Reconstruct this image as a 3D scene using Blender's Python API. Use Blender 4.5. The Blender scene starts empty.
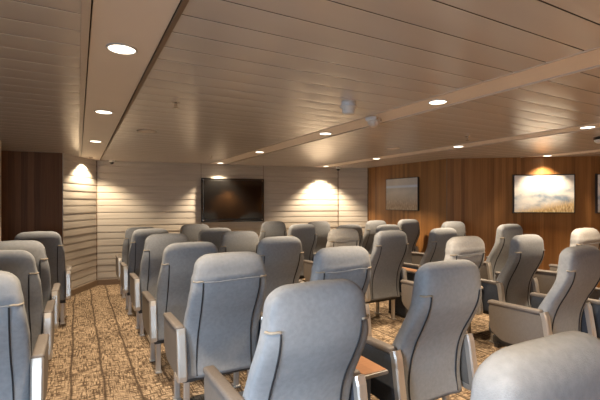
import bpy, bmesh, math, random
from mathutils import Vector, Matrix, noise
random.seed(7)
PI = math.pi
SC = bpy.context.scene
COL = SC.collection
CEIL = 2.35

# ------------------------------------------------------------------ helpers
def mesh(name, verts, faces, mat=None, smooth=False):
    me = bpy.data.meshes.new(name)
    me.from_pydata([tuple(v) for v in verts], [], faces)
    bm = bmesh.new(); bm.from_mesh(me)
    bmesh.ops.recalc_face_normals(bm, faces=bm.faces)
    bm.to_mesh(me); bm.free()
    if mat: me.materials.append(mat)
    if smooth:
        for p in me.polygons: p.use_smooth = True
    return me

def bm_mesh(name, bm, mat=None, smooth=False):
    bmesh.ops.recalc_face_normals(bm, faces=bm.faces)
    me = bpy.data.meshes.new(name)
    bm.to_mesh(me); bm.free()
    if mat: me.materials.append(mat)
    if smooth:
        for p in me.polygons: p.use_smooth = True
    return me

def link(name, me, parent=None, loc=(0, 0, 0), rot=(0, 0, 0)):
    o = bpy.data.objects.new(name, me); COL.objects.link(o)
    o.location = loc; o.rotation_euler = rot
    if parent: o.parent = parent
    return o

def thing(name, label, cat, loc=(0, 0, 0), rz=0.0, group=None):
    o = bpy.data.objects.new(name, None); COL.objects.link(o)
    o.empty_display_size = .1
    o.location = loc; o.rotation_euler = (0, 0, rz)
    o['label'] = label; o['category'] = cat
    if group: o['group'] = group
    return o

def struct(o, label=None):
    o['kind'] = 'structure'
    if label: o['label'] = label
    return o

def add_box(bm, c, s, bevel=0.0, seg=2):
    r = bmesh.ops.create_cube(bm, size=1.0)
    vs = r['verts']
    for v in vs:
        v.co = Vector((v.co.x*s[0]+c[0], v.co.y*s[1]+c[1], v.co.z*s[2]+c[2]))
    if bevel > 0:
        es = list({e for v in vs for e in v.link_edges})
        bmesh.ops.bevel(bm, geom=es, offset=bevel, segments=seg, affect='EDGES', profile=.5)

def add_cyl(bm, c, r1, r2, h, seg=24):
    bmesh.ops.create_cone(bm, cap_ends=True, segments=seg, radius1=r1, radius2=r2, depth=h,
                          matrix=Matrix.Translation(c))

def lathe(prof, seg=28):
    vs, fs = [], []
    for r, z in prof:
        for k in range(seg):
            a = 2*PI*k/seg
            vs.append((r*math.cos(a), r*math.sin(a), z))
    n = len(prof)
    for i in range(n-1):
        for k in range(seg):
            k2 = (k+1) % seg
            fs.append((i*seg+k, i*seg+k2, (i+1)*seg+k2, (i+1)*seg+k))
    if prof[0][0] > 1e-4: fs.append(tuple(range(seg)))
    if prof[-1][0] > 1e-4: fs.append(tuple((n-1)*seg+k for k in range(seg)))
    return vs, fs

def tube(pts, r, seg=8):
    vs, fs = [], []
    n = len(pts); pts = [Vector(p) for p in pts]
    for i, p in enumerate(pts):
        t = (pts[min(i+1, n-1)]-pts[max(i-1, 0)]).normalized()
        a = t.orthogonal().normalized() if i == 0 else (a - t*a.dot(t)).normalized()
        b = t.cross(a)
        for k in range(seg):
            q = 2*PI*k/seg
            vs.append(p+a*(r*math.cos(q))+b*(r*math.sin(q)))
    for i in range(n-1):
        for k in range(seg):
            k2 = (k+1) % seg
            fs.append((i*seg+k, i*seg+k2, (i+1)*seg+k2, (i+1)*seg+k))
    fs.append(tuple(range(seg))); fs.append(tuple((n-1)*seg+k for k in range(seg)))
    return vs, fs

def lerp(tab, z):
    """smooth (Catmull-Rom) interpolation of a table of (z, value)"""
    if z <= tab[0][0]: return tab[0][1]
    n = len(tab)
    for i in range(n-1):
        (a, u), (b, v) = tab[i], tab[i+1]
        if z <= b:
            t = (z-a)/(b-a); h = b-a
            m0 = (v-tab[i-1][1])/(b-tab[i-1][0]) if i > 0 else (v-u)/h
            m1 = (tab[i+2][1]-u)/(tab[i+2][0]-a) if i < n-2 else (v-u)/h
            return (2*t**3-3*t*t+1)*u+(t**3-2*t*t+t)*h*m0+(3*t*t-2*t**3)*v+(t**3-t*t)*h*m1
    return tab[-1][1]

# ------------------------------------------------------------------ materials
def mat(name, col=(.5, .5, .5), rough=.5, metal=0.0, spec=.5):
    m = bpy.data.materials.new(name); m.use_nodes = True
    b = m.node_tree.nodes['Principled BSDF']
    b.inputs['Base Color'].default_value = (*col, 1)
    b.inputs['Roughness'].default_value = rough
    b.inputs['Metallic'].default_value = metal
    b.inputs['Specular IOR Level'].default_value = spec
    return m, m.node_tree.nodes, m.node_tree.links, b

def node(ns, t, **kw):
    n = ns.new(t)
    for k, v in kw.items():
        if k in ('operation', 'blend_type', 'data_type', 'wave_type', 'bands_direction', 'feature', 'noise_dimensions',
                 'interpolation_type', 'voronoi_dimensions', 'wave_profile'):
            setattr(n, k, v)
        else:
            n.inputs[k].default_value = v
    return n

def ramp(ns, stops):
    r = ns.new('ShaderNodeValToRGB'); cr = r.color_ramp
    while len(cr.elements) < len(stops): cr.elements.new(.5)
    for e, (p, c) in zip(cr.elements, stops):
        e.position = p; e.color = (*c, 1)
    return r

def coords(ns, ls, scale=(1, 1, 1), out='Object'):
    tc = ns.new('ShaderNodeTexCoord'); mp = ns.new('ShaderNodeMapping')
    mp.inputs['Scale'].default_value = scale
    ls.new(tc.outputs[out], mp.inputs['Vector'])
    return mp

def noisy(name, c1, c2, scale=20, rough=.6, metal=0.0, bump=0.0, stretch=(1, 1, 1), spec=.5, bscale=None):
    m, ns, ls, b = mat(name, c1, rough, metal, spec)
    mp = coords(ns, ls, stretch)
    n = node(ns, 'ShaderNodeTexNoise', Scale=scale, Detail=5.0)
    ls.new(mp.outputs[0], n.inputs['Vector'])
    r = ramp(ns, [(.3, c1), (.7, c2)])
    ls.new(n.outputs[0], r.inputs[0]); ls.new(r.outputs[0], b.inputs['Base Color'])
    if bump:
        n2 = node(ns, 'ShaderNodeTexNoise', Scale=bscale or scale*4, Detail=3.0)
        ls.new(mp.outputs[0], n2.inputs['Vector'])
        bp = node(ns, 'ShaderNodeBump', Strength=bump, Distance=.004)
        ls.new(n2.outputs[0], bp.inputs['Height']); ls.new(bp.outputs[0], b.inputs['Normal'])
    return m

M = {}
M['cover'] = noisy('grey_cover_fabric', (.205, .212, .224), (.240, .247, .259), 45, .92, bump=.35, bscale=260, spec=.2)
M['pale_cover'] = noisy('pale_cover_fabric', (.34, .33, .32), (.40, .39, .375), 45, .92, bump=.35, bscale=260, spec=.2)
M['piping'] = mat('black_piping', (.012, .013, .016), .6)[0]
M['loop'] = noisy('beige_webbing', (.24, .20, .15), (.30, .255, .20), 60, .8)
M['navy'] = noisy('navy_upholstery', (.030, .036, .050), (.042, .050, .066), 60, .75, bump=.2)
M['taupe'] = noisy('taupe_shell', (.128, .109, .094), (.146, .125, .108), 60, .45)
M['pad'] = noisy('dark_taupe_pad', (.12, .102, .09), (.145, .123, .108), 80, .55, bump=.15)
M['silver'] = noisy('satin_aluminium', (.54, .50, .46), (.62, .58, .53), 40, .38, metal=.75, stretch=(1, 1, .1))
M['dark'] = mat('dark_underframe', (.035, .033, .032), .55)[0]
M['white_plastic'] = noisy('white_plastic', (.62, .60, .57), (.66, .64, .61), 30, .4)
M['trim_metal'] = noisy('painted_trim', (.55, .46, .38), (.57, .48, .40), 30, .4)
M['chrome'] = mat('chrome', (.6, .55, .5), .2, 1.0)[0]
M['black_glass'] = mat('black_screen_glass', (.004, .004, .004), .08, 0, 1.0)[0]
M['black_frame'] = noisy('black_frame', (.012, .011, .010), (.018, .017, .016), 50, .35)
M['brown_base'] = noisy('brown_skirting', (.16, .105, .06), (.20, .13, .08), 8, .5, stretch=(1, 1, 6))
M['ceil_strip'] = noisy('cream_ceiling_panel', (.78, .68, .59), (.80, .695, .60), 5, .45)
M['gap'] = mat('dark_gap', (.05, .035, .025), .7)[0]
M['smoke_dome'] = mat('smoked_dome', (.02, .02, .02), .1)[0]

def make_ceiling_mat():
    m, ns, ls, b = mat('ceiling_plank_metal', (.50, .43, .37), .23, .0, .9)
    mp = coords(ns, ls, (.25, 5, 1))
    n = node(ns, 'ShaderNodeTexNoise', Scale=1.0, Detail=2.0)
    ls.new(mp.outputs[0], n.inputs['Vector'])
    r = ramp(ns, [(.3, (.61, .55, .495)), (.7, (.65, .585, .53))])
    ls.new(n.outputs[0], r.inputs[0]); ls.new(r.outputs[0], b.inputs['Base Color'])
    b.inputs['Metallic'].default_value = .2
    return m
M['ceiling'] = make_ceiling_mat()

def make_plank_wall():
    m, ns, ls, b = mat('white_plank_wall', (.6, .56, .5), .6)
    mp = coords(ns, ls, (.6, 1, 9))
    n = node(ns, 'ShaderNodeTexNoise', Scale=2.2, Detail=6.0)
    ls.new(mp.outputs[0], n.inputs['Vector'])
    r = ramp(ns, [(.25, (.42, .375, .32)), (.75, (.55, .495, .43))])
    ls.new(n.outputs[0], r.inputs[0]); ls.new(r.outputs[0], b.inputs['Base Color'])
    bp = node(ns, 'ShaderNodeBump', Strength=.35, Distance=.01)
    ls.new(n.outputs[0], bp.inputs['Height']); ls.new(bp.outputs[0], b.inputs['Normal'])
    return m
M['plank'] = make_plank_wall()

def make_wood(name, dark, mid, light, rough=.42, along='z', pitch=.085):
    # vertical veneer strips: every strip has its own tone, with fine grain
    m, ns, ls, b = mat(name, mid, rough)
    tc = ns.new('ShaderNodeTexCoord')
    sp = ns.new('ShaderNodeSeparateXYZ'); ls.new(tc.outputs['Object'], sp.inputs[0])
    dv = node(ns, 'ShaderNodeMath', operation='DIVIDE'); dv.inputs[1].default_value = pitch
    ls.new(sp.outputs[0], dv.inputs[0])
    fl = node(ns, 'ShaderNodeMath', operation='FLOOR'); ls.new(dv.outputs[0], fl.inputs[0])
    wn = node(ns, 'ShaderNodeTexWhiteNoise', noise_dimensions='1D'); ls.new(fl.outputs[0], wn.inputs['W'])
    mp = ns.new('ShaderNodeMapping'); mp.inputs['Scale'].default_value = (55, 55, 1.6) if along == 'z' else (1.6, 55, 55)
    ls.new(tc.outputs['Object'], mp.inputs['Vector'])
    n = node(ns, 'ShaderNodeTexNoise', Scale=1.0, Detail=5.0); ls.new(mp.outputs[0], n.inputs['Vector'])
    mx = node(ns, 'ShaderNodeMath', operation='MULTIPLY_ADD'); mx.inputs[1].default_value = .42
    ls.new(wn.outputs[0], mx.inputs[0])
    m2 = node(ns, 'ShaderNodeMath', operation='MULTIPLY'); m2.inputs[1].default_value = .62
    ls.new(n.outputs[0], m2.inputs[0]); ls.new(m2.outputs[0], mx.inputs[2])
    r = ramp(ns, [(.22, dark), (.5, mid), (.80, light)])
    ls.new(mx.outputs[0], r.inputs[0]); ls.new(r.outputs[0], b.inputs['Base Color'])
    return m
M['wood'] = make_wood('walnut_veneer', (.145, .060, .017), (.235, .104, .030), (.32, .150, .048), pitch=.062)
M['wood_dark'] = make_wood('dark_walnut_veneer', (.11, .05, .024), (.17, .078, .035), (.23, .105, .048), .75)
M['tray_wood'] = make_wood('tray_veneer', (.22, .10, .045), (.30, .145, .07), (.36, .18, .09), .35, 'x', .5)

def make_carpet():
    m, ns, ls, b = mat('carpet', (.4, .3, .2), .95, 0, .1)
    tc = ns.new('ShaderNodeTexCoord')
    # gentle warp so that the woven lines wander
    wn = node(ns, 'ShaderNodeTexNoise', Scale=1.1, Detail=2.0); ls.new(tc.outputs['Object'], wn.inputs['Vector'])
    sub = node(ns, 'ShaderNodeVectorMath', operation='SUBTRACT'); sub.inputs[1].default_value = (.5, .5, .5)
    ls.new(wn.outputs['Color'], sub.inputs[0])
    sc = node(ns, 'ShaderNodeVectorMath', operation='SCALE'); sc.inputs['Scale'].default_value = .06
    ls.new(sub.outputs[0], sc.inputs[0])
    ad = node(ns, 'ShaderNodeVectorMath', operation='ADD')
    ls.new(tc.outputs['Object'], ad.inputs[0]); ls.new(sc.outputs[0], ad.inputs[1])
    sp = ns.new('ShaderNodeSeparateXYZ'); ls.new(ad.outputs[0], sp.inputs[0])
    def lines(sock, pitch, width, soft):
        d = node(ns, 'ShaderNodeMath', operation='DIVIDE'); d.inputs[1].default_value = pitch; ls.new(sock, d.inputs[0])
        f = node(ns, 'ShaderNodeMath', operation='FRACT'); ls.new(d.outputs[0], f.inputs[0])
        s = node(ns, 'ShaderNodeMath', operation='SUBTRACT'); s.inputs[1].default_value = .5; ls.new(f.outputs[0], s.inputs[0])
        a = node(ns, 'ShaderNodeMath', operation='ABSOLUTE'); ls.new(s.outputs[0], a.inputs[0])
        r = node(ns, 'ShaderNodeMapRange'); r.inputs[1].default_value = width; r.inputs[2].default_value = width+soft
        r.inputs[3].default_value = 1; r.inputs[4].default_value = 0
        ls.new(a.outputs[0], r.inputs[0]); return r.outputs[0]
    shx = node(ns, 'ShaderNodeMath', operation='ADD'); shx.inputs[1].default_value = .18; ls.new(sp.outputs[0], shx.inputs[0])
    main = lines(shx.outputs[0], .25, .018, .045)
    def hatch(sx, sy, lo, hi):
        q = coords(ns, ls, (sx, sy, 1)); t = node(ns, 'ShaderNodeTexNoise', Scale=1.0, Detail=2.0); ls.new(q.outputs[0], t.inputs['Vector'])
        r = node(ns, 'ShaderNodeMapRange'); r.inputs[1].default_value = lo; r.inputs[2].default_value = hi; ls.new(t.outputs[0], r.inputs[0]); return r.outputs[0]
    wx = hatch(75, 9, .42, .62)
    wy = hatch(11, 60, .42, .62)
    # patchy hatching
    pm = coords(ns, ls, (5, 2.2, 1)); pn = node(ns, 'ShaderNodeTexNoise', Scale=1.0, Detail=4.0); ls.new(pm.outputs[0], pn.inputs['Vector'])
    pr = ramp(ns, [(.36, (.25, .25, .25)), (.66, (1, 1, 1))]); ls.new(pn.outputs[0], pr.inputs[0])
    pm2 = coords(ns, ls, (16, 40, 1)); pn2 = node(ns, 'ShaderNodeTexNoise', Scale=1.0, Detail=3.0); ls.new(pm2.outputs[0], pn2.inputs['Vector'])
    mxw = node(ns, 'ShaderNodeMath', operation='MAXIMUM'); ls.new(wx, mxw.inputs[0]); ls.new(wy, mxw.inputs[1])
    hx = node(ns, 'ShaderNodeMath', operation='MULTIPLY'); ls.new(mxw.outputs[0], hx.inputs[0]); ls.new(pn2.outputs[0], hx.inputs[1])
    hp = node(ns, 'ShaderNodeMath', operation='MULTIPLY_ADD'); ls.new(pr.outputs[0], hp.inputs[0]); hp.inputs[1].default_value = .7; hp.inputs[2].default_value = .6
    h = node(ns, 'ShaderNodeMath', operation='MULTIPLY'); ls.new(hx.outputs[0], h.inputs[0]); ls.new(hp.outputs[0], h.inputs[1])
    h15 = node(ns, 'ShaderNodeMath', operation='MULTIPLY'); h15.inputs[1].default_value = 2.1; h15.use_clamp = True
    ls.new(h.outputs[0], h15.inputs[0])
    c1 = node(ns, 'ShaderNodeMix', data_type='RGBA'); c1.inputs[6].default_value = (.47, .35, .235, 1); c1.inputs[7].default_value = (.09, .06, .038, 1)
    ls.new(h15.outputs[0], c1.inputs[0])
    c2 = node(ns, 'ShaderNodeMix', data_type='RGBA'); c2.inputs[7].default_value = (.055, .036, .024, 1)
    mm = node(ns, 'ShaderNodeMath', operation='MULTIPLY'); mm.inputs[1].default_value = .85; ls.new(main, mm.inputs[0])
    ls.new(mm.outputs[0], c2.inputs[0]); ls.new(c1.outputs[2], c2.inputs[6]); ls.new(c2.outputs[2], b.inputs['Base Color'])
    bp = node(ns, 'ShaderNodeBump', Strength=.3, Distance=.005); ls.new(pn2.outputs[0], bp.inputs['Height']); ls.new(bp.outputs[0], b.inputs['Normal'])
    return m
M['carpet'] = make_carpet()

def make_canvas(name, kind):
    # object space: x runs along the picture, z up, origin at its lower left corner
    m, ns, ls, b = mat(name, (.6, .6, .6), .5)
    tc = ns.new('ShaderNodeTexCoord'); sp = ns.new('ShaderNodeSeparateXYZ'); ls.new(tc.outputs['Object'], sp.inputs[0])
    n = node(ns, 'ShaderNodeTexNoise', Scale=3.2 if kind == 'cloud' else 2.0, Detail=6.0)
    mp = coords(ns, ls, (1, 1, 1.8)); ls.new(mp.outputs[0], n.inputs['Vector'])
    cl = ramp(ns, [(.34, (.26, .34, .43)), (.45, (.58, .60, .60)), (.56, (.80, .78, .73))]) if kind == 'cloud' else \
        ramp(ns, [(.35, (.38, .38, .38)), (.65, (.55, .53, .50))])
    ls.new(n.outputs[0], cl.inputs[0])
    # grass: slanted fine strokes
    gm = coords(ns, ls, (26, 1, 7)); gm.inputs['Rotation'].default_value = (0, .5, 0)
    g = node(ns, 'ShaderNodeTexNoise', Scale=2.0, Detail=4.0); ls.new(gm.outputs[0], g.inputs['Vector'])
    gr = ramp(ns, [(.35, (.36, .22, .09)), (.52, (.62, .45, .22)), (.7, (.78, .66, .42))] if kind == 'cloud' else
              [(.35, (.26, .19, .13)), (.6, (.42, .33, .24)), (.75, (.62, .50, .38))])
    ls.new(g.outputs[0], gr.inputs[0])
    # horizon height rises to the right
    hz = node(ns, 'ShaderNodeMath', operation='MULTIPLY_ADD'); hz.inputs[1].default_value = -.20 if kind == 'cloud' else 0
    ls.new(sp.outputs[0], hz.inputs[0]); ls.new(sp.outputs[2], hz.inputs[2])
    ng = node(ns, 'ShaderNodeMath', operation='MULTIPLY_ADD'); ng.inputs[1].default_value = -.16; ls.new(g.outputs[0], ng.inputs[0]); ls.new(hz.outputs[0], ng.inputs[2])
    mr = node(ns, 'ShaderNodeMapRange')
    lo, hi = (-.13, -.01) if kind == 'cloud' else (.02, .30)
    mr.inputs[1].default_value = lo; mr.inputs[2].default_value = hi
    ls.new(ng.outputs[0], mr.inputs[0])
    mx = node(ns, 'ShaderNodeMix', data_type='RGBA'); ls.new(mr.outputs[0], mx.inputs[0]); ls.new(gr.outputs[0], mx.inputs[6]); ls.new(cl.outputs[0], mx.inputs[7])
    last = mx.outputs[2]
    if kind == 'shore':     # pale blue streak of water high in the picture
        rr = ramp(ns, [(.68, (0, 0, 0)), (.71, (1, 1, 1)), (.75, (1, 1, 1)), (.79, (0, 0, 0))])
        dvv = node(ns, 'ShaderNodeMath', operation='DIVIDE'); dvv.inputs[1].default_value = .65
        ls.new(sp.outputs[2], dvv.inputs[0]); ls.new(dvv.outputs[0], rr.inputs[0])
        m3 = node(ns, 'ShaderNodeMix', data_type='RGBA'); m3.inputs[7].default_value = (.50, .58, .70, 1)
        ls.new(rr.outputs[0], m3.inputs[0]); ls.new(last, m3.inputs[6]); last = m3.outputs[2]
    ls.new(last, b.inputs['Base Color'])
    return m
M['cloud'] = make_canvas('cloud_and_grass_canvas', 'cloud')
M['shore'] = make_canvas('shore_canvas', 'shore')

def emit(name, col, s):
    m = bpy.data.materials.new(name); m.use_nodes = True
    ns = m.node_tree.nodes; ls = m.node_tree.links; ns.clear()
    e = ns.new('ShaderNodeEmission'); e.inputs[0].default_value = (*col, 1); e.inputs[1].default_value = s
    o = ns.new('ShaderNodeOutputMaterial'); ls.new(e.outputs[0], o.inputs[0]); return m
M['lamp'] = emit('lamp_lens', (1, .86, .66), 7.0)

def pane_mat():
    m = bpy.data.materials.new('window_glass'); m.use_nodes = True
    ns = m.node_tree.nodes; ls = m.node_tree.links; ns.clear()
    t = ns.new('ShaderNodeBsdfTransparent'); g = ns.new('ShaderNodeBsdfGlossy'); g.inputs['Roughness'].default_value = .02
    mx = ns.new('ShaderNodeMixShader'); mx.inputs[0].default_value = .08
    o = ns.new('ShaderNodeOutputMaterial')
    ls.new(t.outputs[0], mx.inputs[1]); ls.new(g.outputs[0], mx.inputs[2]); ls.new(mx.outputs[0], o.inputs[0]); return m
M['pane'] = pane_mat()

# ------------------------------------------------------------------ the room
XL, XR, YB = -2.3, 9.9, -1.75
P0, P1, P2, P3, P4, PL = (.30, 8.55), (5.21, 7.70), (5.81, 7.37), (5.84, 5.14), (9.9, 1.91), (-.22, 7.55)
PLL = (XL, 7.70)

floor_poly = [(XL, YB), (XR, YB), P4, P3, P2, P1, P0, PL, PLL]
def slab(name, poly, z0, z1, m):
    n = len(poly)
    vs = [(x, y, z0) for x, y in poly]+[(x, y, z1) for x, y in poly]
    fs = [tuple(range(n)), tuple(range(n, 2*n))]+[(i, (i+1) % n, n+(i+1) % n, n+i) for i in range(n)]
    return link(name, mesh(name, vs, fs, m))
struct(slab('floor', floor_poly, -.1, 0, M['carpet']))

def wall_profile(name, a, b, prof, m, th=.12, kind_label=None):
    """wall from a to b (room on the left of a->b is outside); prof = [(z, offset into the room)]"""
    dx, dy = b[0]-a[0], b[1]-a[1]; L = math.hypot(dx, dy)
    rz = math.atan2(dy, dx)
    vs = []
    for x in (0, L):
        for z, o in prof: vs.append((x, -o, z))
        vs.append((x, th, prof[-1][0])); vs.append((x, th, prof[0][0]))
    n = len(prof)+2
    fs = [tuple(range(n)), tuple(range(n, 2*n))]+[(i, (i+1) % n, n+(i+1) % n, n+i) for i in range(n)]
    o = link(name, mesh(name, vs, fs, m), None, (a[0], a[1], 0), (0, 0, rz))
    struct(o, kind_label)
    return o, L, rz

def plank_prof(h=CEIL+.06, pitch=.124):
    rnd = random.Random(3); pr = []; z = 0.0
    while z < h-.02:
        t = min(z+pitch*rnd.uniform(.93, 1.07), h)
        q = t-z; d = rnd.uniform(-.002, .002)
        pr += [(z+.001, .007), (z+.006, .014+d), (z+q*.2, .0155+d), (z+q*.5, .0135+d), (z+q*.8, .011+d), (t-.006, .009+d), (t-.003, .004)]
        z = t
    pr = [(min(zz, h), o) for zz, o in pr]
    return pr
flat = [(0, 0), (CEIL+.06, 0)]
PP = plank_prof()
wall_profile('wall_left_slanted', PL, P0, PP, M['plank'])
wf, LF, RF = wall_profile('wall_front', P0, P1, PP, M['plank'])
wall_profile('wall_front_corner', P1, P2, PP, M['plank'])
ws, LS, RS = wall_profile('wall_right_side', P2, P3, flat, M['wood'])
wr, LR, RR = wall_profile('wall_right_front', P3, P4, flat, M['wood'])
wall_profile('wall_left_front', PLL, PL, flat, M['wood_dark'])
wall_profile('wall_right', P4, (XR, YB), flat, M['wood'])
# low wide windows behind the photographer: one in the back wall, one in the left wall
def window_wall(name, a, b, s0, s1, n, m, energy, yaw, tilt):
    """wall from a to b with one window between s0 and s1; local x runs along it, +y is outdoors"""
    dx, dy = b[0]-a[0], b[1]-a[1]; L = math.hypot(dx, dy); rz = math.atan2(dy, dx)
    th = .12; H = CEIL+.06; z0, z1 = .84, 1.74; loc = (a[0], a[1], 0); rot = (0, 0, rz)
    bm = bmesh.new(); c = (s0+s1)/2; w = s1-s0
    add_box(bm, (s0/2, th/2, H/2), (s0, th, H)); add_box(bm, ((s1+L)/2, th/2, H/2), (L-s1, th, H))
    add_box(bm, (c, th/2, z0/2), (w, th, z0)); add_box(bm, (c, th/2, (z1+H)/2), (w, th, H-z1))
    struct(link(name, bm_mesh(name, bm, m), None, loc, rot))
    fr = bmesh.new()
    for x in (s0+.03, s1-.03): add_box(fr, (x, th/2, (z0+z1)/2), (.06, .08, z1-z0), .006)
    for z in (z0+.03, z1-.03): add_box(fr, (c, th/2, z), (w-.12, .08, .06), .006)
    f = link('window_%d' % n, bm_mesh('window_frame', fr, M['trim_metal']), None, loc, rot); struct(f)
    g = bmesh.new(); add_box(g, (c, th/2, (z0+z1)/2), (w-.12, .012, z1-z0-.12))
    link('window_pane', bm_mesh('window_pane', g, M['pane']), f)
    la = bpy.data.lights.new('daylight', 'AREA'); la.shape = 'RECTANGLE'; la.size = w; la.size_y = .9
    la.energy = energy; la.color = (.62, .80, 1.0); la.spread = math.radians(75)
    lo = bpy.data.objects.new('daylight', la); COL.objects.link(lo)
    R = Matrix.Rotation(rz, 3, 'Z')
    lo.location = Vector(loc)+R @ Vector((c, th+.35, 1.42))
    lo.rotation_euler = (R @ Vector((yaw, -1, tilt))).to_track_quat('-Z', 'Y').to_euler()
window_wall('wall_back', (XR, YB), (XL, YB), XR-.5, XR-XL-.5, 1, M['wood'], 45, 0, -.36)
window_wall('wall_left', (XL, YB), PLL, .75, 2.55, 2, M['plank'], 85, .45, -.32)

# column whose edge closes the view on the left
bm = bmesh.new(); add_box(bm, (-1.72, 6.40, (CEIL+.05)/2), (1.16, .1, CEIL+.05))  # unseen wall, added to keep daylight off the alcove behind the column
struct(link('wall_daylight_blocker', bm_mesh('wall_daylight_blocker', bm, M['wood_dark'])))
bm = bmesh.new(); add_box(bm, (-1.02, 6.33, CEIL/2), (.30, .24, CEIL), .01)
struct(link('trim_1', bm_mesh('column', bm, M['trim_metal'])), 'slim cream column at the far left')

def baseboard(name, a, b, h=.095, off=.022):
    dx, dy = b[0]-a[0], b[1]-a[1]; L = math.hypot(dx, dy)
    bm = bmesh.new(); add_box(bm, (L/2, -off/2-.002, h/2), (L, off+.016, h), .004)
    struct(link(name, bm_mesh(name, bm, M['brown_base']), None, (a[0], a[1], 0), (0, 0, math.atan2(dy, dx))))
baseboard('baseboard_left_slanted', PL, P0, .1, .03)
baseboard('baseboard_front', P0, P1, .1, .03)
baseboard('baseboard_front_corner', P1, P2, .1, .03)
baseboard('baseboard_right_side', P2, P3)
baseboard('baseboard_right_front', P3, P4)
baseboard('baseboard_left_front', PLL, PL)

# thin vertical joints in the front wall cladding and corner beads
def bead(name, wall_a, rz, s, w=.008, o=.020):
    bm = bmesh.new(); add_box(bm, (s, -o/2, CEIL/2), (w, o, CEIL))
    struct(link(name, bm_mesh(name, bm, M['brown_base']), None, (wall_a[0], wall_a[1], 0), (0, 0, rz)))
bead('trim_2', P0, RF, 1.93); bead('trim_3', P0, RF, 3.23); bead('trim_4', P0, RF, LF-.004, .012, .024)
bead('trim_5', P0, RF, .012, .02, .024)
bead('trim_12', P2, RS, .01, .02, .02)
bead('trim_13', P3, RR, .0, .012, .006)

# ceiling: convex metal planks laid across the room, between smooth strips
STRIPS = [(.05, .36), (2.36, 2.66), (4.57, 4.87), (6.82, 7.12)]
def y_far(x):
    pts = [PLL, PL, P0, P1, P2, P3, P4]
    best = -9
    for (x0, y0), (x1, y1) in zip(pts, pts[1:]):
        lo, hi = min(x0, x1), max(x0, x1)
        if lo <= x <= hi and hi-lo > 1e-6: best = max(best, y0+(y1-y0)*(x-x0)/(x1-x0))
    return best
def ceiling():
    segs = [(XL-.1, .05-.012)]
    for (a, b), (c, d) in zip(STRIPS, STRIPS[1:]): segs.append((b+.012, c-.012))
    segs.append((7.132, XR+.1))
    vs, fs, gaps = [], [], []
    pitch = .2
    for x0, x1 in segs:
        y0 = YB-.1; y1 = max(y_far(max(x0, XL)+.001), y_far(min(x1, XR)-.001), y_far((x0+x1)/2))+.13
        y = y0
        while y < y1:
            e = min(y+pitch, y1); L = e-y
            prof = [(y, .022), (y+.0025, .022), (y+.004, .002)]
            for k in range(9):
                t = k/8; prof.append((y+.006+(L-.012)*t, -.0016*(1-(2*t-1)**2)))
            prof += [(e-.004, .002), (e-.0025, .022), (e, .022)]
            base = len(vs)
            for yy, dz in prof:
                vs.append((x0, yy, CEIL+dz)); vs.append((x1, yy, CEIL+dz))
            for k in range(len(prof)-1):
                q = base+2*k; fs.append((q, q+1, q+3, q+2)); gaps.append(k < 2 or k > len(prof)-4)
            y = e
    me = bpy.data.meshes.new('ceiling'); me.from_pydata(vs, [], fs); me.materials.append(M['ceiling']); me.materials.append(M['gap'])
    for p, gp in zip(me.polygons, gaps): p.material_index = 1 if gp else 0
    struct(link('ceiling', me))
    top = [(XL-.1, YB-.1), (XR+.1, YB-.1), (XR+.1, 9), (XL-.1, 9)]
    o = slab('ceiling_deck', top, CEIL+.06, CEIL+.16, M['gap']); struct(o)
ceiling()
for i, (a, b) in enumerate(STRIPS):
    ym = max(y_far(a), y_far(b), y_far((a+b)/2))+.06
    bm = bmesh.new()
    add_box(bm, ((a+b)/2, (YB+ym)/2, CEIL+.018), (b-a-.005, ym-YB, .03), .002)
    o = link('trim_%d' % (i+6), bm_mesh('ceiling_strip', bm, M['ceil_strip'])); struct(o, 'smooth cream ceiling strip with downlights')
    bm = bmesh.new()
    for x, s in ((a-.010, -1), (b+.010, 1)):
        add_box(bm, (x, (YB+ym)/2, CEIL+.002), (.012, ym-YB, .014), .001)
    struct(link('ceiling_track', bm_mesh('ceiling_track', bm, M['trim_metal']), o))
# the wider open track and its screws along the left edge of the first strip
bm = bmesh.new(); add_box(bm, (.028, (YB+7.9)/2, CEIL-.002), (.035, 7.9-YB, .012), .002)
struct(link('trim_10', bm_mesh('edge_track', bm, M['trim_metal'])))
bm = bmesh.new(); add_box(bm, (.372, (YB+8.4)/2, CEIL-.001), (.022, 8.4-YB, .012), .002)
struct(link('trim_11', bm_mesh('edge_track', bm, M['brown_base'])))

# ------------------------------------------------------------------ downlights
ring_me = None
def downlight_meshes():
    vs, fs = lathe([(.074, .004), (.077, -.003), (.071, -.006), (.066, -.005), (.064, .006)], 32)
    fs = fs[:-2]
    r = mesh('trim_ring', vs, fs, M['white_plastic'], True)
    vs, fs = lathe([(.0648, -.001), (.04, -.003), (0.00005, -.004)], 32)
    l = mesh('lens', vs, fs[:-1] if len(fs) % 32 else fs, M['lamp'], True)
    return r, l
RING, LENS = downlight_meshes()
LAMP_Y = [-1.45, .43, 2.29, 3.95, 5.88, 7.75]
def downlight(x, y, label, power=200, size=106):
    t = thing('downlight', label, 'ceiling light', (x, y, CEIL), 0, 'round recessed downlights in the ceiling strips')
    link('trim_ring', RING, t); link('lens', LENS, t)
    la = bpy.data.lights.new('downlight_beam', 'SPOT'); la.energy = power; la.spot_size = math.radians(size); la.spot_blend = .55
    la.shadow_soft_size = .05; la.color = (1.0, .80, .565)
    lo = bpy.data.objects.new('downlight_beam', la); COL.objects.link(lo); lo.location = (x, y, CEIL-.03)
ORD = {2: 'nearest in view', 3: 'second in view', 4: 'third in view', 5: 'last before the front wall'}
NAMES = ['left ceiling strip', 'middle ceiling strip', 'right ceiling strip']
strip_ys = [LAMP_Y[:5], LAMP_Y[:5]+[7.88], LAMP_Y[:4]+[5.74, 7.44]]
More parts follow.
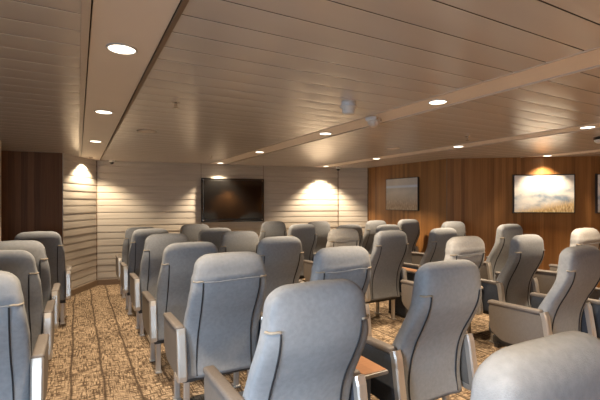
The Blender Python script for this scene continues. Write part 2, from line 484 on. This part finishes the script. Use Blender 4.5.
for i, xs in enumerate((.20, 2.50, 4.72)):
    for k, y in enumerate(strip_ys[i]):
        if k >= 2:
            lb = 'round lit downlight in the %s, %s' % (NAMES[i], ORD[k])
        else:
            lb = 'downlight in the %s, out of view %s' % (NAMES[i], ('by the back wall', 'overhead')[k])
        downlight(xs, y, lb, 300 if y > 7 else (180, 220, 255)[i])
for y, lb in ((4.0, 'round downlight right above the bright cloud picture on the wood wall'), (2.29, 'round downlight in the far right ceiling strip, out of view to the right'), (.43, 'round downlight in the far right strip, well behind the picture wall')):
    downlight(6.97, y, lb, 125 if y > 3 else 255)
# small spot tucked in the left track, washing the slanted plank wall
t = thing('wall_washer', 'small spotlight at the end of the left ceiling strip washing the slanted plank wall', 'spotlight', (.20, 7.99, CEIL+.003))
vs, fs = lathe([(.030, .0), (.034, -.012), (.028, -.016), (.026, -.006)], 20); link('housing', mesh('housing', vs, fs[:-2], M['chrome'], True), t)
vs, fs = lathe([(.027, -.006), (.0001, -.008)], 20); link('lens', mesh('lens', vs, fs[:-1], M['lamp'], True), t)
la = bpy.data.lights.new('washer_beam', 'SPOT'); la.energy = 130; la.spot_size = math.radians(118); la.spot_blend = .5; la.shadow_soft_size = .02; la.color = (1, .8, .55)
lo = bpy.data.objects.new('washer_beam', la); COL.objects.link(lo); lo.location = (.20, 7.99, CEIL-.025)

# ------------------------------------------------------------------ ceiling fittings
def sprinkler(x, y, label):
    t = thing('sprinkler', label, 'sprinkler', (x, y, CEIL), .4, 'small fire sprinklers in the ceiling')
    vs, fs = lathe([(.032, .003), (.032, -.002), (.014, -.008), (.012, -.006)], 20); link('escutcheon', mesh('escutcheon', vs, fs, M['chrome'], True), t)
    bm = bmesh.new(); add_cyl(bm, (0, 0, -.015), .009, .009, .026, 12)
    for s in (-1, 1): add_box(bm, (s*.011, 0, -.034), (.004, .005, .026))
    add_cyl(bm, (0, 0, -.036), .003, .003, .022, 8)
    link('frame', bm_mesh('frame', bm, M['chrome']), t)
    bm = bmesh.new(); add_cyl(bm, (0, 0, -.049), .020, .020, .003, 16)
    for k in range(6):
        a = k*PI/3; add_box(bm, (.022*math.cos(a), .022*math.sin(a), -.049), (.006, .006, .003))
    link('deflector', bm_mesh('deflector', bm, M['chrome']), t)
sprinkler(.68, 3.29, 'metal sprinkler head on the ceiling, nearest one right of the left strip')
sprinkler(1.99, 6.77, 'pale sprinkler head on the ceiling above the television')
sprinkler(4.08, 3.28, 'faint sprinkler head on the ceiling toward the right wood wall')

def disc_speaker(x, y, label):
    t = thing('ceiling_speaker', label, 'speaker', (x, y, CEIL), 0, 'flat round ceiling speakers')
    vs, fs = lathe([(.10, .003), (.102, -.006), (.092, -.010), (.086, -.007)], 32); link('rim', mesh('rim', vs, fs[:-1], M['trim_metal'], True), t)
    vs, fs = lathe([(.087, -.007), (.05, -.011), (.0001, -.012)], 32); link('grille', mesh('grille', vs, fs[:-1], M['ceil_strip'], True), t)
disc_speaker(.67, 4.76, 'flat round unlit disc on the ceiling just right of the left strip')
disc_speaker(4.02, 4.52, 'flat round pale disc on the ceiling toward the wood wall')

t = thing('smoke_detector', 'white cup-shaped smoke detector on the ceiling right of centre', 'smoke detector', (1.88, 2.63, CEIL+.002))
vs, fs = lathe([(.055, .002), (.057, -.028), (.055, -.030)], 28); link('base', mesh('base', vs, fs, M['white_plastic'], True), t)
vs, fs = lathe([(.050, -.028), (.066, -.034), (.067, -.044), (.054, -.050), (.047, -.088), (.040, -.096), (.0001, -.098)], 28); link('body', mesh('body', vs, fs[:-1], M['white_plastic'], True), t)
vs, fs = lathe([(.0485, -.066), (.052, -.068), (.0475, -.071)], 28); link('vent_ring', mesh('vent_ring', vs, fs[:-2], M['trim_metal'], True), t)

t = thing('motion_sensor', 'white sensor with a faceted grey lens on the middle ceiling strip', 'sensor', (2.44, 3.01, CEIL+.008), .5)
bm = bmesh.new(); add_box(bm, (0, 0, -.022), (.15, .11, .044), .012, 3); add_cyl(bm, (0, 0, .016), .03, .03, .066); link('housing', bm_mesh('housing', bm, M['white_plastic']), t)
vs, fs = lathe([(.058, -.042), (.055, -.060), (.042, -.080), (.022, -.094), (.0001, -.098)], 12); link('lens', mesh('lens', vs, fs[:-1], M['trim_metal']), t)
for s in (-1, 1):
    bm = bmesh.new(); add_box(bm, (s*.045, -.052, -.022), (.028, .014, .02), .004)
    link('bracket', bm_mesh('bracket', bm, M['chrome']), t)

t = thing('dome_camera', 'larger dome with a dark lens band at the right edge of the ceiling', 'camera', (5.58, 2.55, CEIL+.004))
vs, fs = lathe([(.05, .058), (.05, .001), (.085, .001), (.088, -.030), (.080, -.036)], 28); link('base', mesh('base', vs, fs, M['smoke_dome'], True), t)
vs, fs = lathe([(.080, -.034), (.074, -.058), (.05, -.075), (.0001, -.082)], 28); link('dome', mesh('dome', vs, fs[:-1], M['white_plastic'], True), t)

def mini_dome(x, y, label):
    t = thing('dome_camera', label, 'camera', (x, y, CEIL+.004), 0, 'small dome cameras at the front wall')
    vs, fs = lathe([(.03, .058), (.03, .001), (.050, .001), (.052, -.040), (.046, -.046)], 24); link('base', mesh('base', vs, fs, M['white_plastic'], True), t)
    vs, fs = lathe([(.040, -.044), (.038, -.062), (.024, -.080), (.0001, -.086)], 24); link('dome', mesh('dome', vs, fs[:-1], M['smoke_dome'], True), t)
mini_dome(.55, 8.28, 'small dome camera under the ceiling at the left end of the front wall')
mini_dome(5.08, 7.50, 'small white dome camera under the ceiling at the right corner of the plank wall')

# ------------------------------------------------------------------ television and pictures
def on_wall(a, rz, s, z, out): return (a[0]+math.cos(rz)*s+math.sin(rz)*out, a[1]+math.sin(rz)*s-math.cos(rz)*out, z)
W, H = 1.30, .90
t = thing('television', 'large black television on the white plank wall', 'television', on_wall(P0, RF, 1.93+W/2, 1.16, .022), RF)
bm = bmesh.new(); add_box(bm, (0, -.03, H/2), (W, .06, H), .006); link('casing', bm_mesh('casing', bm, M['black_frame']), t)
bm = bmesh.new(); add_box(bm, (0, -.0635, H/2+.01), (W-.10, .005, H-.11), .002); link('screen', bm_mesh('screen', bm, M['black_glass']), t)
bm = bmesh.new()
for x, z, sx, sz in ((0, .018, W-.02, .03), (0, H-.018, W-.02, .03), (-W/2+.018, H/2, .03, H-.066), (W/2-.018, H/2, .03, H-.066)):
    add_box(bm, (x, -.0625, z), (sx, .005, sz), .001)
link('bezel', bm_mesh('bezel', bm, M['black_glass']), t)
for sx in (-1, 1):
    for z in (.04, H-.04):
        bm = bmesh.new(); add_cyl(bm, (0, 0, 0), .014, .014, .008, 16)
        link('screw', bm_mesh('screw', bm, M['chrome']), t, (sx*(W/2-.04), -.0685, z), (PI/2, 0, 0))

def picture(a, rz, s0, z0, w, h, m, label, frame=.014, depth=.05):
    t = thing('wall_picture', label, 'picture', on_wall(a, rz, s0, z0, 0.003), rz)
    bm = bmesh.new()
    d = depth
    for x, z, sx, sz in ((w/2, -frame/2, w+2*frame, frame), (w/2, h+frame/2, w+2*frame, frame), (-frame/2, h/2, frame, h), (w+frame/2, h/2, frame, h)):
        add_box(bm, (x, -d/2, z), (sx, d, sz), .001)
    link('frame', bm_mesh('frame', bm, M['black_frame']), t)
    bm = bmesh.new(); add_box(bm, (w/2, -d/2, h/2), (w, d-.012, h), 0)
    link('canvas', bm_mesh('canvas', bm, m), t)
picture(P3, RR, 1.12, 1.39, .95, .64, M['cloud'], 'framed picture of bright clouds over golden grass on the wood wall', .016)
picture(P3, RR, 2.43, 1.39, .80, .64, M['cloud'], 'framed picture cut off by the right edge of the photo', .016)
picture(P2, RS, .66, 1.41, .90, .64, M['shore'], 'muted picture with a pale blue water streak on the side wood wall', .010, .04)

# ------------------------------------------------------------------ the seats
REAR = [(.33, .165), (.44, .18), (.54, .178), (.64, .162), (.74, .125), (.84, .07), (.94, .022), (1.03, .002), (1.12, 0), (1.20, .012)]
THICK = [(.33, .10), (.45, .15), (.60, .14), (.80, .12), (.95, .12), (1.05, .135), (1.20, .12)]
HALF = [(.33, .276), (.45, .279), (.65, .281), (.84, .280), (.95, .272), (1.04, .252), (1.12, .240), (1.20, .226)]
EXP = 4.5
def section(z):
    return lerp(REAR, z), lerp(THICK, z), lerp(HALF, z)
def rear_y(x, z, off=0.0):
    r, th, w = section(z); u = min(abs(x/w), .999)
    return r+th/2-(th/2)*(1-u**EXP)**(1/EXP)-off
def cover_mesh(kind):
    N = 44; vs, fs = [], []
    zs = [.33+(1.113-.33)*i/34 for i in range(35)]
    rings = [(z,)+section(z)+(0,) for z in zs]
    R = .09
    for i in range(1, 9):
        a = i/8*PI/2; z = 1.113+R*math.sin(a); r, th, w = section(1.113+.05*math.sin(a))
        inset = (1-math.cos(a))
        rings.append((z, r+.05*inset, max(th-.095*inset, .02), w-.095*inset, inset))
    nr = len(rings)
    for i, (z, r, th, w, ins) in enumerate(rings):
        ex = EXP if ins < .2 else EXP-1.5*ins
        for k in range(N):
            a = 2*PI*k/N; c, s = math.cos(a), math.sin(a)
            x = w*math.copysign(abs(c)**(2/ex), c); y = r+th/2+(th/2)*math.copysign(abs(s)**(2/ex), s)
            p = Vector((x, y, z))
            d = 0.0; dz = 0.0
            q = Vector((x*5+kind*7.3, y*5, z*5))
            d += .0045*noise.noise(q)+.0025*noise.noise(q*2.7)
            low = max(0, (.50-z)/.17)
            d += low*.006*math.sin(x*38+kind*2)*(.5+noise.noise(q))
            dz += low*.012*noise.noise(Vector((x*7, kind*3.1, y*7)))
            if kind >= 1 and s < .3:        # loose headrest flap held by a strap
                b = 1.035+.01*math.sin(x*9)
                if kind == 2: b = 1.055
                d += .0075/(1+((z-b-.012)/.014)**2)*(1 if z > b else .4)
                if z < b: d += .006*math.sin(x*62+kind+z*4)*math.exp(-(b-z)/.07)
                else: d += .004
            if kind == 2: d += .004*noise.noise(q*3.3)
            nrm = Vector((c, s, 0)); p += nrm*d; p.z += dz
            vs.append(p)
    for i in range(nr-1):
        for k in range(N):
            k2 = (k+1) % N
            fs.append((i*N+k, i*N+k2, (i+1)*N+k2, (i+1)*N+k))
    z, r, th, w, _ = rings[-1]
    vs.append((0, r+th/2, z+.006)); c = len(vs)-1
    fs += [((nr-1)*N+k, (nr-1)*N+(k+1) % N, c) for k in range(N)]
    vs.append((0, rings[0][1]+rings[0][2]/2, .35)); c = len(vs)-1
    fs += [((k+1) % N, k, c) for k in range(N)]
    return mesh('back_cover', vs, fs, M['pale_cover' if kind == 2 else 'cover'], True)
COVERS = [cover_mesh(0), cover_mesh(1), cover_mesh(2)]
def piping_mesh(s):
    pts = []
    for i in range(30):
        z = 1.02-(1.02-.345)*i/29
        x = s*(.203-.008*math.exp(-((z-.72)/.16)**2))
        pts.append((x, rear_y(x, z, .004), z))
    vs, fs = tube(pts, .0046, 6); return mesh('piping', vs, fs, M['piping'], True)
PIPE = {s: piping_mesh(s) for s in (-1, 1)}
def loop_mesh(s):
    z = 1.028; w = lerp(HALF, z); pts = []
    for i in range(8):
        x = .203+(w+.008-.203)*i/7
        pts.append((s*x, (rear_y(x, z, .006) if x < w*.985 else rear_y(w*.985, z, .006)+(x-w*.985)*.9), z+.002*math.sin(i)))
    vs, fs = tube(pts, .0062, 6)
    return mesh('loop', vs, fs, M['loop'], True)
LOOP = {s: loop_mesh(s) for s in (-1, 1)}
def strap_mesh():
    z = 1.026; pts = []
    for i in range(25):
        x = -.205+.41*i/24; pts.append((x, rear_y(x, z, .008), z+.004*math.sin(x*12)))
    vs, fs = tube(pts, .0035, 6); return mesh('headrest_strap', vs, fs, M['cover'], True)
STRAP = strap_mesh()

def cushion_mesh():
    bm = bmesh.new(); add_box(bm, (0, .48, .425), (.52, .50, .13), .045, 4)
    return bm_mesh('seat_cushion', bm, M['navy'], True)
CUSH = cushion_mesh()
def base_mesh():
    bm = bmesh.new(); add_box(bm, (0, .47, .325), (.50, .42, .07), .01)
    add_box(bm, (0, .30, .285), (.56, .05, .04), .006); add_box(bm, (0, .62, .285), (.56, .05, .04), .006)
    return bm_mesh('seat_base', bm, M['dark'])
BASE = base_mesh()
def leg_mesh():
    bm = bmesh.new(); add_box(bm, (0, 0, .155), (.045, .034, .29), .008); add_box(bm, (0, .0, .008), (.06, .08, .016), .005)
    return bm_mesh('leg', bm, M['silver'])
LEG = leg_mesh()
def rounded_poly(pts, rads, seg=6):
    out = []; n = len(pts)
    for i in range(n):
        p = Vector(pts[i]); a = (Vector(pts[i-1])-p); b = (Vector(pts[(i+1) % n])-p); r = rads[i]
        a.normalize(); b.normalize(); ang = a.angle(b); t = r/math.tan(ang/2)
        p0, p1 = p+a*t, p+b*t
        for k in range(seg+1):
            u = k/seg; out.append((p0*(1-u)**2+p*2*u*(1-u)+p1*u**2))
    return out
ARM = [(.135, .355), (.175, .66), (.655, .665), (.640, .43), (.53, .365)]
def panel_mesh(m):
    poly = rounded_poly(ARM, [.02, .02, .035, .06, .09]); n = len(poly); bm = bmesh.new()
    a = [bm.verts.new((-.026, p.x, p.y)) for p in poly]; b = [bm.verts.new((.026, p.x, p.y)) for p in poly]
    bm.faces.new(a); bm.faces.new(b[::-1])
    for i in range(n): bm.faces.new((a[i], b[i], b[(i+1) % n], a[(i+1) % n]))
    es = [e for f in bm.faces if len(f.verts) > 4 for e in f.edges]
    bmesh.ops.bevel(bm, geom=es, offset=.008, segments=2, affect='EDGES')
    return bm_mesh('armrest', bm, m)
PANEL = {'taupe': panel_mesh(M['taupe']), 'navy': panel_mesh(M['navy'])}
def pad_mesh():
    bm = bmesh.new(); add_box(bm, (0, .43, .68), (.066, .47, .036), .015, 4)
    for v in bm.verts:      # front of the pad droops a little
        t = max(0, (v.co.y-.5)/.165); v.co.z -= .012*t*t
    return bm_mesh('armrest_pad', bm, M['pad'], True)
PAD = pad_mesh()
def rim_mesh():
    bm = bmesh.new(); n = 8; vsl = []
    pts = [(.168, .69), (.152, .65), (.137, .55), (.121, .45), (.112, .38), (.116, .35), (.145, .338), (.24, .344)]
    w = .030; th = .032
    for i, (y, z) in enumerate(pts):
        t = (Vector(pts[min(i+1, n-1)])-Vector(pts[max(i-1, 0)])).normalized(); nn = Vector((-t.y, t.x))
        q = []
        for dx, k in ((-w, 0), (-w*.7, -.25), (w*.7, -.25), (w, 0), (w, 1), (-w, 1)):
            q.append(bm.verts.new((dx, y+nn.x*th*k, z+nn.y*th*k)))
        vsl.append(q)
    for i in range(n-1):
        for k in range(6): bm.faces.new((vsl[i][k], vsl[i][(k+1) % 6], vsl[i+1][(k+1) % 6], vsl[i+1][k]))
    bm.faces.new(vsl[0]); bm.faces.new(vsl[-1][::-1])
    return bm_mesh('armrest_frame', bm, M['silver'])
RIM = rim_mesh()

def seat(x, y, label, left='taupe', right='navy', kind=0, rz=0.0, scale=1.0):
    t = thing('lounge_seat', label, 'seat', (x, y, 0), rz, 'grey-covered lounge seats in rows')
    t.scale = (1, 1, scale)
    c = link('back_cover', COVERS[kind], t)
    for s in (-1, 1):
        link('piping', PIPE[s], c); link('loop', LOOP[s], c)
    if kind: link('headrest_strap', STRAP, c)
    link('seat_cushion', CUSH, t); link('seat_base', BASE, t)
    for sx in (-.245, .245):
        for yy in (.30, .62): link('leg', LEG, t, (sx, yy, 0))
    for s, kd in ((-1, left), (1, right)):
        a = link('armrest', PANEL[kd], t, (s*.312, 0, 0))
        link('armrest_pad', PAD, a); link('armrest_frame', RIM, a)
    return t

SEATS = [
 # x, y, label, left, right, kind, scale
 (-.42, 5.74, 'shaded seat left of the carpet aisle, farthest of its column, nearest the plank wall', 'navy', 'taupe', 0, 1),
 (-.51, 4.43, 'grey seat left of the carpet aisle, second from the far end of its column', 'navy', 'taupe', 0, 1),
 (-.52, 3.56, 'grey seat left of the carpet aisle, second nearest the camera in its column', 'navy', 'taupe', 0, 1),
 (-.51, 2.50, "daylit blue-grey seat at the photo's left edge, nearest in the column left of the aisle", 'navy', 'taupe', 1, 1),
 (.90, 6.90, 'dark seat right of the carpet aisle, farthest of the aisle-side column', 'taupe', 'navy', 0, .965),
 (.88, 5.80, 'dark seat right of the carpet aisle, second from the far end of its column', 'taupe', 'navy', 0, .995),
 (.90, 4.75, 'grey seat right of the carpet aisle, third from the far end of its column', 'taupe', 'navy', 0, .995),
 (.89, 3.58, 'blue-grey seat right of the carpet aisle, third nearest the camera in its column', 'taupe', 'navy', 0, .995),
 (.93, 2.65, 'pale seat with headrest flap right of the carpet aisle, second nearest the camera', 'taupe', 'navy', 1, 1),
 (.92, 1.46, 'large pale blue-grey seat in the lower centre of the photo', 'taupe', 'navy', 0, 1),
 (1.72, 6.72, 'grey seat top just below the left corner of the television', 'navy', 'taupe', 0, .995),
 (1.70, 5.50, 'dark seat below the middle of the television, before the grey one at its corner', 'navy', 'taupe', 0, .995),
 (1.78, 4.74, 'light grey seat below the right corner of the television', 'navy', 'taupe', 0, .995),
 (1.84, 3.72, 'grey seat at the photo centre, between the large foreground seat and the television', 'navy', 'taupe', 0, .997),
 (1.83, 2.58, 'blue-edged seat with sagging headrest flap, right behind the large centre foreground seat', 'navy', 'taupe', 1, 1),
 (1.94, 1.63, 'large pale blue seat with curved piping, right of the wood tray in the foreground', 'navy', 'taupe', 0, 1),
 (1.04, .53, 'nearest seat, only its rounded pale top showing in the lower right corner', 'navy', 'taupe', 0, 1),
 (3.23, 6.86, 'farthest grey seat right of the television, left of the bright wall glow', 'taupe', 'navy', 0, 1),
 (3.22, 5.73, 'dark seat under the bright glow on the plank wall', 'taupe', 'navy', 0, 1),
 (3.38, 4.79, 'light seat with crumpled headrest cover just left of the tall curved seat', 'taupe', 'navy', 2, .98),
 (3.44, 3.84, 'tall grey seat with curved piping down to its hem, right of the photo centre', 'taupe', 'navy', 0, 1),
 (3.52, 2.79, 'cream-lit seat with crumpled headrest flap directly beyond the large pale blue seat', 'taupe', 'navy', 2, 1),
 (3.54, 1.70, 'large pale seat at the right edge with a taupe armrest panel toward the camera', 'taupe', 'navy', 0, 1),
 (3.97, 6.45, 'farthest grey seat under the right half of the bright wall glow', 'navy', 'taupe', 0, 1),
 (3.94, 5.42, 'dark seat in front of the short white corner wall', 'navy', 'taupe', 0, .992),
 (4.645, 5.28, 'grey seat top half hidden behind the tall curved seat', 'navy', 'taupe', 0, .98),
 (4.43, 3.89, 'blue-grey slanted seat beside the small wood tray, right of the tall curved seat', 'navy', 'taupe', 0, 1),
 (4.30, 2.62, 'dark blue seat seen side-on, left of the large right edge seat', 'navy', 'taupe', 0, 1),
 (5.21, 6.28, 'light slanted seat at the left end of the wood wall', 'taupe', 'taupe', 0, 1),
 (5.40, 5.58, 'dark brown-grey seat right below the muted shore picture', 'taupe', 'taupe', 0, 1.035),
 (5.34, 4.50, 'small grey seat before the dark joint between the two wood walls', 'taupe', 'taupe', 0, 1.04),
 (5.34, 3.52, 'light three-quarter seat below and left of the bright cloud picture', 'taupe', 'taupe', 0, 1.04),
 (5.38, 2.57, 'small pale seat with crumpled cover below the right edge picture', 'taupe', 'taupe', 2, 1.035),
 (4.31, 1.62, 'seat beyond the right edge, beside the large pale seat with taupe armrest', 'navy', 'taupe', 0, 1),
 (-1.28, 2.50, 'seat out of view left of the daylit left edge seat', 'taupe', 'navy', 0, 1),  # unseen column of seats, put in to block daylight from the column beside it
 (-1.28, 3.56, 'seat out of view, second nearest in the column beyond the left edge', 'taupe', 'navy', 0, 1),
 (-1.28, 4.43, 'seat out of view, third nearest in the column beyond the left edge', 'taupe', 'navy', 0, 1),
]
for x, y, lb, l, r, k, sc in SEATS:
    seat(x, y, lb, l, r, k, 0, sc)

# ------------------------------------------------------------------ console tables between paired seats
def console_meshes():
    bm = bmesh.new(); add_box(bm, (0, .45, .32), (.16, .36, .58), .015, 2); body = bm_mesh('body', bm, M['navy'])
    bm = bmesh.new(); add_box(bm, (0, .34, .635), (.17, .42, .022), .006, 2); tray = bm_mesh('tray', bm, M['taupe'])
    bm = bmesh.new(); add_box(bm, (0, .34, .648), (.152, .40, .006), .002, 1); top = bm_mesh('wood_top', bm, M['tray_wood'])
    bm = bmesh.new(); add_box(bm, (0, .45, .016), (.18, .34, .032), .006); foot = bm_mesh('foot', bm, M['dark'])
    return body, tray, top, foot
CB, CT, CW, CF = console_meshes()
def console(x, y, label):
    t = thing('console_table', label, 'small table', (x, y, 0), 0, 'wood-topped console tables between paired seats')
    link('foot', CF, t); link('body', CB, t); tr = link('tray', CT, t); link('wood_top', CW, tr)
for x, y, lb in [
    (1.39, 1.56, 'wood-topped console table between the two large foreground seats'),
    (3.935, 3.80, 'wood-topped console table beside the tall curved seat right of the photo centre')]:
    console(x, y, lb)

# ------------------------------------------------------------------ world, camera, colour
w = bpy.data.worlds.new('World'); SC.world = w; w.use_nodes = True
bg = w.node_tree.nodes['Background']; bg.inputs[0].default_value = (.45, .62, .9, 1); bg.inputs[1].default_value = .6

cam = bpy.data.cameras.new('camera'); cam.sensor_width = 36; cam.lens = 405/600*36; cam.shift_y = 3/600; cam.clip_start = .05
co = bpy.data.objects.new('camera', cam); COL.objects.link(co)
co.location = (0, 0, 1.55); co.rotation_euler = (PI/2, 0, -math.atan(222/405))
SC.camera = co

vs_ = SC.view_settings
vs_.view_transform = 'Standard'; vs_.look = 'None'; vs_.gamma = 1; vs_.exposure = 0.06; vs_.use_curve_mapping = False
SC.cycles.max_bounces = 8; SC.cycles.diffuse_bounces = 5
SC.cycles.sample_clamp_indirect = 6.0
SC.cycles.use_denoising = True
